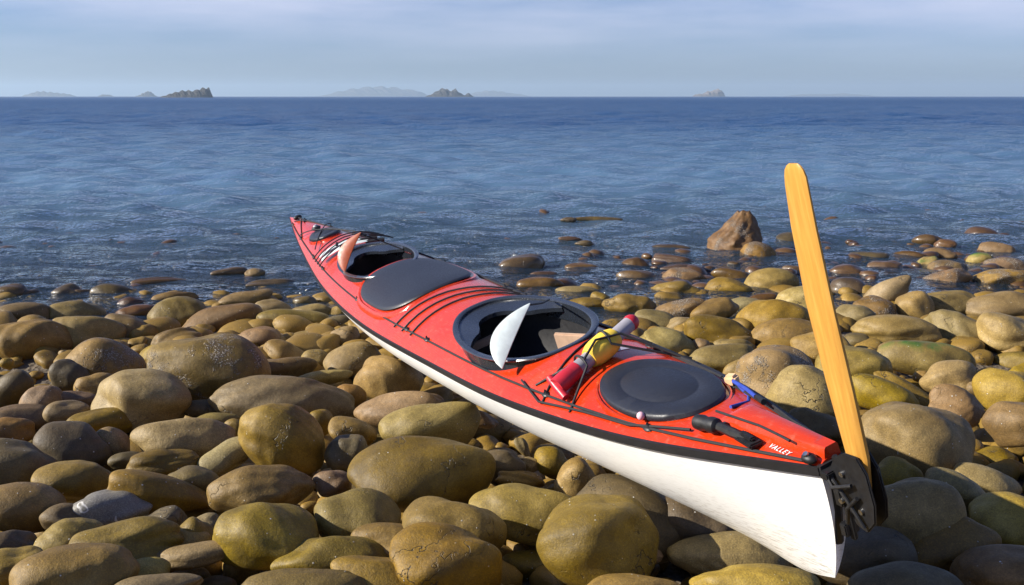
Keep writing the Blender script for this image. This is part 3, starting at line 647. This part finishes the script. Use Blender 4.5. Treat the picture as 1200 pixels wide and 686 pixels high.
# white blades of the spare paddle strapped across the foredeck
def blade(a, b2, wd, label):
    a, b2 = Vector(a), Vector(b2); ax = (b2 - a); Ln = ax.length; ax.normalize(); sd = Vector((0, 1, 0)); sd = (sd - ax * sd.dot(ax)).normalized(); nn = ax.cross(sd); R = []
    for i in range(15):
        t = i / 14; w_ = wd * max(.12, math.sin(math.pi * min(1, .12 + t * .86)) ** .55); lift = .03 * math.sin(math.pi * t)
        c = a + ax * Ln * t + Vector((0, 0, lift)); R.append([c - sd * w_ * .5, c - sd * w_ * .2 + nn * .006, c + nn * .010, c + sd * w_ * .2 + nn * .006, c + sd * w_ * .5, c - nn * .003])
    o = empty('spare_paddle', K_T, label, 'paddle', 'spare paddle halves on the foredeck'); o.rotation_euler = K_R.to_euler()
    MB().rings(R, True, True, True).build('blade', M_wpanel, o)
    MB().tube([b2 - ax * .02, b2 + ax * .10 + Vector((0, 0, -.03))], .013, 12).build('shaft', M_black, o)
    MB().tube([a + ax * (Ln * .45) - sd * wd * .5 + Vector((0, 0, .034)), a + ax * (Ln * .45) + Vector((0, 0, .043)), a + ax * (Ln * .45) + sd * wd * .5 + Vector((0, 0, .034))], .006).build('stripe', M_black, o)
blade((-0.205, 4.68, 0.105), (0.10, 4.56, 0.135), 0.085, 'white spare paddle blade lying on the foredeck next to the orange panel')
blade((-0.185, 4.84, 0.100), (0.10, 4.74, 0.130), 0.075, 'white spare paddle blade lying on the foredeck next to the bow hatch')

# ------------------------------------------------------------------ stones
O = dict(o=((0.13, 0.089, 0.031), (0.218, 0.154, 0.057), (0.30, 0.22, 0.095)), t=((0.18, 0.127, 0.052), (0.28, 0.205, 0.092), (0.37, 0.285, 0.145)),
         p=((0.15, 0.098, 0.048), (0.235, 0.16, 0.083), (0.31, 0.22, 0.125)), g=((0.20, 0.15, 0.075), (0.30, 0.235, 0.125), (0.38, 0.31, 0.19)),
         r=((0.068, 0.038, 0.018), (0.115, 0.068, 0.031), (0.16, 0.10, 0.048)), d=((0.055, 0.038, 0.018), (0.10, 0.068, 0.030), (0.15, 0.105, 0.045)),
         k=((0.075, 0.055, 0.028), (0.125, 0.092, 0.045), (0.18, 0.135, 0.07)))  # k: dark stones, plus olive ones with shade put into their colour
for k_ in 'otpg': O[k_] = tuple(tuple(v_ * f_ for v_, f_ in zip(c_, (1.10, 1.08, 0.98))) for c_ in O[k_])
SM = dict(o=stone_mat('olive_stone', *O['o']), t=stone_mat('tan_stone', *O['t']), p=stone_mat('pinkish_stone', *O['p'], speck=.5), g=stone_mat('pale_grey_stone', *O['g'], speck=.15),
          r=stone_mat('wet_red_stone', *O['r'], rough=.45, speck=.2, wet=.3), d=stone_mat('wet_dark_stone', *O['d'], rough=.45, speck=.25, wet=.3), k=stone_mat('dark_and_shaded_stone', *O['k'], speck=.5),
          b=stone_mat('barnacled_stone', *O['p'], barn=.75), B=stone_mat('barnacled_olive_stone', *O['o'], barn=.5), w=stone_mat('veined_grey_stone', (0.24, 0.22, 0.19), (0.33, 0.31, 0.27), (0.4, 0.38, 0.34), speck=0, vein=1.0),
          G=stone_mat('green_topped_stone', *O['t'], green=1.0), y=stone_mat('rusty_rock', (0.11, 0.045, 0.014), (0.2, 0.09, 0.03), (0.30, 0.17, 0.085), barn=.55, scale=2.0))
TONE = dict(o='olive-brown', t='yellowish tan', p='pinkish brown', g='pale grey-tan', r='wet reddish-brown', d='wet dark brown', k='dark brown', b='barnacled pinkish', B='barnacled olive-brown', w='pale grey white-veined', G='tan green-topped', y='rusty orange')  # dark brown covers olive stones toned down for shade too
# outlines of the stones: centre x, centre y, width, height (px of the 1200 px frame), tilt in degrees, kind of stone
T_ = """190,332,70,14,2,r;132,345,50,25,0,d;79,345,36,24,0,d;99,344,24,10,0,d;92,366,64,28,3,o;99,390,92,44,8,o;153,355,30,15,0,r;161,366,50,18,-4,r;152,387,66,36,14,o;209,367,66,42,-12,o
205,349,54,15,0,p;256,375,104,38,-11,p;186,415,52,28,-16,o;206,400,60,32,-10,o;246,428,136,82,8,B;122,422,88,52,9,b;76,416,14,12,0,t;82,441,42,38,0,k;112,455,44,34,0,p;166,464,104,64,8,g
87,470,60,24,5,p;78,483,50,26,0,p;119,492,80,30,8,o;85,520,84,54,10,k;131,518,44,36,22,t;215,512,114,48,7,t;252,494,56,20,0,o;234,452,70,30,-12,o;237,478,50,20,0,k;149,538,42,18,0,k
190,542,86,32,4,o;269,319,44,12,0,r;299,321,24,13,0,b;322,335,68,17,3,d;291,351,66,21,-6,o;319,361,46,20,0,p;358,353,28,12,0,d;345,377,84,31,3,o;366,366,54,20,0,o;396,366,22,15,0,t
396,381,44,22,0,k;305,397,54,28,5,p;358,397,54,18,0,B;366,407,50,22,5,p;402,397,40,28,-14,p;334,414,50,30,18,t;369,420,32,22,12,t;413,420,66,36,-6,t;322,433,96,29,3,o;378,442,70,17,-5,g
331,466,162,52,3,p;331,510,98,80,5,o;273,501,22,21,0,t;375,494,30,28,0,o;413,504,56,32,22,t;456,440,78,50,5,t;408,464,40,30,8,p;468,479,104,42,-5,p;503,499,114,54,4,t;560,488,52,24,24,b
88,562,92,48,8,o;190,577,122,52,19,o;227,563,60,36,15,o;265,534,68,36,-18,g;128,594,92,42,8,w;80,606,60,32,10,k;194,609,50,28,0,k;82,630,78,46,0,o;148,634,124,60,3,o;215,631,60,26,5,g
232,648,92,28,0,p;230,625,46,38,0,o;243,613,34,20,0,g;307,573,120,50,2,o;312,624,118,70,8,o;389,564,44,28,0,p;420,607,102,56,5,o;392,648,142,44,0,o;406,530,50,42,0,k;494,550,166,80,5,o
532,616,120,72,14,o;468,637,112,42,8,o;617,596,132,58,11,o;700,632,138,96,0,o;725,650,100,38,0,p;745,600,150,86,14,k;674,559,48,42,-10,t;648,540,44,34,14,t;613,523,26,12,60,g;621,544,22,17,0,g
610,562,58,20,8,o;857,648,144,50,0,t;820,608,110,70,0,k;585,545,60,40,10,k;611,314,58,30,-4,r;637,323,36,10,0,r;633,334,56,19,0,r;686,316,50,15,2,r;676,344,52,18,0,t;704,350,24,15,0,t
737,356,62,25,0,t;688,356,50,14,0,o;666,258,20,7,0,d;700,257,60,6,0,d;684,285,22,7,0,d;668,280,28,6,0,r;745,311,34,19,0,r;745,325,46,17,0,r;786,292,46,11,0,d;788,306,50,15,3,r
802,316,58,13,0,r;889,300,44,34,14,b;803,325,54,24,8,b;791,341,64,24,-5,o;854,339,56,26,3,o;857,323,48,17,5,r;905,331,64,34,0,g;893,351,38,15,-8,r;860,311,18,10,0,d;799,361,60,22,-5,b
836,362,58,27,-18,o;878,358,46,18,5,g;768,376,52,24,5,t;800,381,38,20,-8,p;844,388,82,32,5,o;783,400,70,30,8,g;905,371,86,42,-10,t;923,390,84,34,-6,o;845,421,82,34,-4,t;863,431,36,25,-32,t
823,404,24,16,20,p;860,405,46,16,-4,t;905,436,96,64,-14,b;925,283,34,21,0,d;930,318,28,14,0,r;942,353,66,36,2,g;1016,301,50,12,0,d;995,321,46,23,4,r;994,337,44,24,0,d;1037,315,42,19,0,r
1022,329,16,13,0,r;1087,283,36,18,0,r;1108,287,26,13,0,r;1102,298,38,16,0,p;1065,299,40,10,0,r;1085,309,28,17,-10,G;1110,315,44,19,0,b;1108,329,60,28,-14,b;1040,344,66,44,-32,g;1025,361,48,26,5,b
1072,357,44,34,10,t;1105,356,80,30,-4,t;1000,371,48,28,0,t;1050,388,98,38,3,g;1118,384,70,38,8,t;965,404,72,32,-8,t;1000,429,84,46,5,o;1005,400,34,20,10,k;1024,415,18,13,10,t;1036,409,15,15,0,p
1084,419,106,38,0,G;1061,456,78,34,28,t;1112,441,64,38,-5,t;1079,441,18,13,0,p;1035,461,80,36,10,o;1120,476,60,48,5,p;948,464,94,70,8,t;955,502,70,44,12,k;1072,513,126,86,12,t;1092,538,70,36,14,g
1050,562,62,52,10,o;1120,578,88,56,14,t;1065,604,120,92,5,o;1112,634,110,64,-14,p;985,596,70,60,0,k;1010,650,120,60,0,k"""
TR = [tuple([float(v_) for v_ in e.split(',')[:5]] + [e.split(',')[5]]) for e in T_.replace('\n', ';').split(';')]
KEY = {i: int(e[1]) for i, e in enumerate(TR)}
TR = [(e[0], e[1] + .07 * e[3], e[2] * 1.04, e[3] * 1.16, e[4], e[5]) if e[1] > 345 else e for e in TR]
def in_ellipse(px, py, e, k=1.0): return ((px - e[0]) / (e[2] / 2 * k)) ** 2 + ((py - e[1]) / (e[3] / 2 * k)) ** 2 < 1
# the beach goes on past the old picture edge with stones of the same sizes
for e in list(TR):
    x2, y2, w2, h2 = (e[0] - 69) * 1.13, (e[1] - 39) * 1.13, e[2] * 1.1, e[3] * 1.1
    if (x2 < 66 or x2 > 1136 or y2 > 652) and -40 < x2 < 1240 and y2 < 720 and 320 < y2 + (80 if x2 > 600 else 0):
        if not any(in_ellipse(x2, y2, q, 0.75) or in_ellipse(q[0], q[1], (x2, y2, w2, h2), 0.75) for q in TR): TR.append((x2, y2, w2, h2, e[4], e[5]))

_ico = {}
def ico(s):
    if s not in _ico:
        bm = bmesh.new(); bmesh.ops.create_icosphere(bm, subdivisions=s, radius=1.0)
        _ico[s] = (np.array([v_.co[:] for v_ in bm.verts]), [tuple(v_.index for v_ in f_.verts) for f_ in bm.faces]); bm.free()
    return _ico[s]
def stone_verts(sub, rng, a, b_, c, angular=0.0):
    """water-worn boulder: rounded box-ellipsoid, egg taper, a few flattened faces, gentle lumps"""
    N, F = ico(sub); p = rng.uniform(2.0, 2.25); r = (np.abs(N) ** p).sum(1) ** (-1 / p)
    for _ in range(rng.integers(1, 4) + int(7 * angular)):
        d = rng.normal(size=3); d /= np.linalg.norm(d); cut = rng.uniform(0.80, 0.97) - 0.14 * angular; kk = 16 + 40 * angular
        lim = cut / np.maximum(N @ d, 0.05); r = -np.log(np.exp(-kk * r) + np.exp(-kk * lim)) / kk
    for f_, am in ((1.3, .07), (2.2, .045), (4.0, .018), (7.5, .007)):
        for _ in range(3):
            d = rng.normal(size=3); r = r * (1 + am * np.sin(f_ * (N @ d) + rng.uniform(0, 6.28)))
    V = N * r[:, None]; lo, hi = V.min(0), V.max(0); V = (V - (lo + hi) / 2) / ((hi - lo) / 2)
    tp = rng.uniform(-.22, .22); V[:, 2] *= 1 + tp * V[:, 0]; V[:, 1] *= 1 - tp * 0.6 * V[:, 0]
    return V * np.array([a, b_, c]), F
def rot_zy(rz, ry, rx=0.0): return np.array((Matrix.Rotation(rz, 3, 'Z') @ Matrix.Rotation(ry, 3, 'Y') @ Matrix.Rotation(rx, 3, 'X')))
def in_kayak_plan(P):                                       # local kayak coordinates of a world point
    return (np.asarray(P) - T3) @ R3
hullXY, hullZ = hullW[:, :2], hullW[:, 2]
def clear_hull(Vw):                                         # how far a stone must sink to lie under the hull
    need = 0.0
    box = (Vw[:, 0].min() - .05, Vw[:, 0].max() + .05, Vw[:, 1].min() - .05, Vw[:, 1].max() + .05)
    m_ = (hullXY[:, 0] > box[0]) & (hullXY[:, 0] < box[1]) & (hullXY[:, 1] > box[2]) & (hullXY[:, 1] < box[3])
    if not m_.any(): return 0.0
    H_ = hullW[m_]; S_ = Vw[Vw[:, 2] > np.median(Vw[:, 2])]
    d2 = (S_[:, None, 0] - H_[None, :, 0]) ** 2 + (S_[:, None, 1] - H_[None, :, 1]) ** 2
    near = d2 < 0.035 ** 2
    if not near.any(): return 0.0
    hz_ = np.where(near, H_[None, :, 2], 9).min(1); ok = hz_ < 8
    return max(0.0, float((S_[ok, 2] - hz_[ok]).max()) + 0.004) if ok.any() else 0.0
def solve(e):
    """pixel outline -> centre and half axes of a boulder bedded on the shingle"""
    px, py, w_, h_, rot, kd = e; d = ray(px, py); zc = 0.1; cc = 0.05
    for _ in range(12):
        t = None
        lo_, hi_ = 1.5, 60.0
        for _k in range(40):
            mid_ = (lo_ + hi_) / 2; P = d * mid_
            if CAMH + P[2] - max(bed_z(P[0], P[1]) + zc, -0.12 * cc) > 0: lo_ = mid_
            else: hi_ = mid_
        P = d * lo_ + np.array([0, 0, CAMH]); dep = lo_ * 1.0
        a = w_ / 2 * dep / FPX; hh = h_ / 2 * dep / FPX; phi = math.atan2(CAMH - P[2], P[1]); rr_ = math.radians(rot)
        hh2 = math.sqrt(max((hh ** 2 - (a * math.sin(rr_)) ** 2 * .8), (hh * .55) ** 2)) if abs(rot) < 40 else hh
        b_ = min(0.85 * a, hh2 / math.sqrt((0.8 * math.cos(phi)) ** 2 + math.sin(phi) ** 2))
        c = math.sqrt(max((hh2 ** 2 - (b_ * math.sin(phi)) ** 2), (0.3 * b_) ** 2)) / math.cos(phi)
        zc = max(0.72 * c, 0.045); cc = c
    return P, a, b_, c
used = {}
def place_word(P, a, wet_like):
    l = in_kayak_plan(P); x, y = l[0], l[1]
    if P[2] < 0.02 and P[1] > 8.0: return 'in the shallows'
    if P[1] > 7.3: return "at the water's edge"
    if -0.1 < y < 6.5 and -0.75 < x < -0.05: return 'under the white hull'
    if -0.1 < y < 6.5 and 0.05 < x < 0.8: return 'behind the red deck'
    if y <= -0.1 and abs(x) < 0.9: return 'below the rudder'
    if x < 0: return 'off the white hull' if P[1] > 3.6 else 'well off the stern'
    return 'beyond the red deck' if P[1] > 4.6 else 'past the rudder blade'
def size_word(a): return 'pebble-sized' if a < .045 else 'small' if a < .075 else 'medium-sized' if a < .115 else 'big'
def shape_word(a, c): return 'rounded' if c / a > .62 else 'oval' if c / a > .42 else 'flat oval'
ALL = []
GROUP = 'stones of the boulder beach'
def add_stone(P, a, b_, c, rot, kd, seed, px_w, label=None, name='beach_stone', angular=0.0, rz=None):
    rng = np.random.default_rng(seed); sub = 5 if px_w > 62 else 4
    V, F = stone_verts(sub, rng, a, b_, c, angular)
    az = math.atan2(P[0], P[1]); Rm_ = rot_zy((-az + rng.normal(0, .10)) if rz is None else rz, math.radians(rot), rng.normal(0, .10)); V = V @ Rm_.T
    P = np.array(P); P[2] -= clear_hull(V + P)
    o = mesh_obj(name, V, F, SM[kd]); o.location = P
    if not label: label = f"{size_word(a)} {shape_word(a, c)} {TONE[kd]} stone {place_word(P, a, kd in 'rd')}"
    tag(o, label, 'stone', GROUP); ALL.append((o, P[0], P[1], a, kd)); return o
SPECIAL = {(128, 594): 'pale grey stone with white veins among brown stones', (331, 510): 'big round olive boulder with a purplish patch, standing in front of a long pink one',
           (331, 466): 'very long pinkish boulder behind the big round one', (246, 428): 'huge domed brown boulder speckled with barnacles', (494, 550): 'biggest long olive-brown boulder off the white hull',
           (1084, 419): 'tan boulder with bright green weed along its top', (1085, 309): "small rock covered in green weed at the water's edge", (905, 436): 'barnacle-covered pinkish boulder just past the deck cords',
           (1072, 513): 'large golden boulder right behind the rudder housing', (122, 422): 'pinkish boulder with a crust of barnacles at its foot', (166, 464): 'large greyish boulder with one half in deep shade',
           (613, 523): 'slim pale pebble leaning in the gap under the hull', (621, 544): 'pale round pebble in the gap under the hull', (1040, 344): "upright pale rock leaning over near the water's edge", (948, 464): 'large sunlit tan boulder between the deck and the rudder blade'}
placed = []
for i, e in enumerate(TR):
    P, a, b_, c = solve(e)
    o = add_stone(P, a, b_, c, e[4], e[5], 100 + i, e[2], SPECIAL.get((int(e[0]), KEY.get(i))), angular=.35 if e[5] in 'b' and e[1] < 345 else 0.0)
    placed.append((P[0], P[1], max(a, b_)))
n_named = len(TR)
# the lone pointed rock standing in the shallows: a chipped, many-faced wedge
d = ray(862, 291); t = CAMH / -d[2]; P = np.array([d[0] * t, d[1] * t, 0.0]); sc_ = P[1] / FPX
prof = [(-31, 0), (-29, 8), (-15, 22), (-3, 36), (8, 43), (18, 38), (25, 18), (31, 0)]
rng = np.random.default_rng(5); rings = []; fd = [rng.normal(size=3) for _ in range(14)]; fp = rng.uniform(0, 6.28, 14)
for lev in np.linspace(0, 1, 26):
    z = lev * 43; L_e = np.interp(z, [0, 8, 22, 36, 43], [-31, -30, -17, -4, 2]); R_e = np.interp(z, [0, 18, 38, 43], [31, 28, 22, 17])
    cx, wd = (L_e + R_e) / 2, (R_e - L_e) / 2; ring = []
    for k in range(56):
        an = 2 * math.pi * k / 56; fac = 1 / max(abs(math.cos(an - .5)) + .38 * abs(math.sin(an - .5)), abs(math.sin(an - .5)) + .3 * abs(math.cos(an - .5))) * .98
        q3 = np.array([math.cos(an), math.sin(an), lev * 2.2]); f_ = fac * (1 + sum(.035 / (1 + .25 * n_) * math.sin((2 + 1.3 * n_) * float(q3 @ fd[n_]) + fp[n_]) for n_ in range(14)))
        ring.append(((cx + wd * math.cos(an) * f_) * sc_, (wd * .8 * math.sin(an) * f_ + 4 * lev) * sc_, (z * (1 + .03 * math.sin(5 * an)) - (2 if lev == 0 else 0)) * sc_))
    rings.append(ring)
rings[0] = [(x * 1.05, y * 1.05, -0.30) for x, y, z in rings[0]]
o = MB().rings(rings, True, True, True).build('pointed_rock', SM['y'], smooth=True); o.location = P
tag(o, 'lone rusty orange pointed rock standing up out of the shallows', 'rock')

# stones in the gaps, smaller and lower: the largest ones singly, the rest as one mass
cand = []
pl = np.array(placed); rng = np.random.default_rng(11); y = 1.9
while y < 15.5:
    st = 0.135 + 0.012 * max(0, y - 3); half = 0.62 * y + 1.0; x = -half + rng.uniform(0, st)
    while x < half:
        xx, yy2 = x + rng.normal(0, st * .25), y + rng.normal(0, st * .25); a = float(np.clip(rng.lognormal(math.log(.072), .35), .035, .15)) * (1 + .03 * max(0, y - 3))
        if y > 10.2: keep = rng.random() < 0.75 * math.exp(-(y - 10.2) / 2.0)
        else: keep = True
        if keep: cand.append((xx, yy2, a))
        x += st
    y += st * 0.85
out_c = []
for (x, y, a) in cand:
    b_ = a * rng.uniform(.65, .95); c = a * rng.uniform(.42, .68); z = bed_z(x, y) - .085
    shore_y = 8.4 + 0.30 * max(0.0, min(x, 6.0) - .2)
    if 7.7 < y: z = rng.uniform(-.085, -.025) if y < shore_y else (-c * .55 if rng.random() < .2 and x > .3 and y < shore_y + 2.2 else -0.03 - c * rng.uniform(.75, 1.1))
    if (abs(x) > 0.53 * y + .1 or y < 2.35) and y < 7.0: z += .10
    if y < 6.9: z = max(z, ground_z(x, y) + .2 * c)
    q = project((x, y, z + c * .5))[0]; free = not any(in_ellipse(q[0], q[1], e, 1.0) for e in TR)
    l = in_kayak_plan((x, y, z)); hid = 0 < l[1] < 6.6 and abs(l[0]) < .3
    vis = free and not hid and -10 < q[0] < 1210 and q[1] < 700
    kinds = 'rdkk' if y > 8.3 else 'ooootpkk' if x > -.5 else 'ooookkpk'  # dark kinds mixed in: gap shade put into the stone colours
    out_c.append((a / q[2] * vis * (.4 if y > 9.6 else 1), x, y, z, a, b_, c, rng.choice(list(kinds))))
out_c.sort(key=lambda r_: -r_[0])
n_single = max(0, 298 - n_named)
for i, (s_, x, y, z, a, b_, c, kd) in enumerate(out_c[:n_single]):
    add_stone((x, y, z), a, b_, c, rng.normal(0, 9), kd, 4000 + i, 40, rz=rng.uniform(0, 6.28))
mass = {}
for i, (s_, x, y, z, a, b_, c, kd) in enumerate(out_c[n_single:]):
    r_ = np.random.default_rng(9000 + i); V, F = stone_verts(3 if y < 8 else 2, r_, a, b_, c); V = V @ rot_zy(r_.uniform(0, 6.28), r_.normal(0, .18)).T
    P = np.array([x, y, z]); P[2] -= clear_hull(V + P); key = 'wet' if y > 8.3 else 'dry'
    vs, fs = mass.setdefault(key, ([], [])); n0 = sum(len(q) for q in vs); vs.append(V + P); fs += [tuple(k + n0 for k in f_) for f_ in F]
M_mass_wet = stone_mat('submerged_stones', *O['r'], rough=.4, speck=.1, wet=.4, scale=.25); M_mass = stone_mat('small_stones', *O['o'], scale=.3)
for key, (vs, fs) in mass.items():
    o = mesh_obj('small_stones', np.concatenate(vs), fs, M_mass_wet if key == 'wet' else M_mass); o['kind'] = 'stuff'
    tag(o, 'small dark stones filling the gaps of the beach' if key == 'dry' else 'small reddish stones lying under the shallow water', 'stones')

seen = {}
for r_ in ALL: seen.setdefault(r_[0]['label'], []).append(r_)
for lab, lst in seen.items():                               # look-alikes: say what each one lies against
    if len(lst) > 1:
        for (o, x, y, a, kd) in lst:
            nb = sorted((math.hypot(q[1] - x, q[2] - y), i) for i, q in enumerate(ALL) if q[0] is not o and q[3] > .05)
            o['label'] = f"{lab}, by {'an' if TONE[ALL[nb[0][1]][4]][0] == 'o' else 'a'} {TONE[ALL[nb[0][1]][4]]} one"
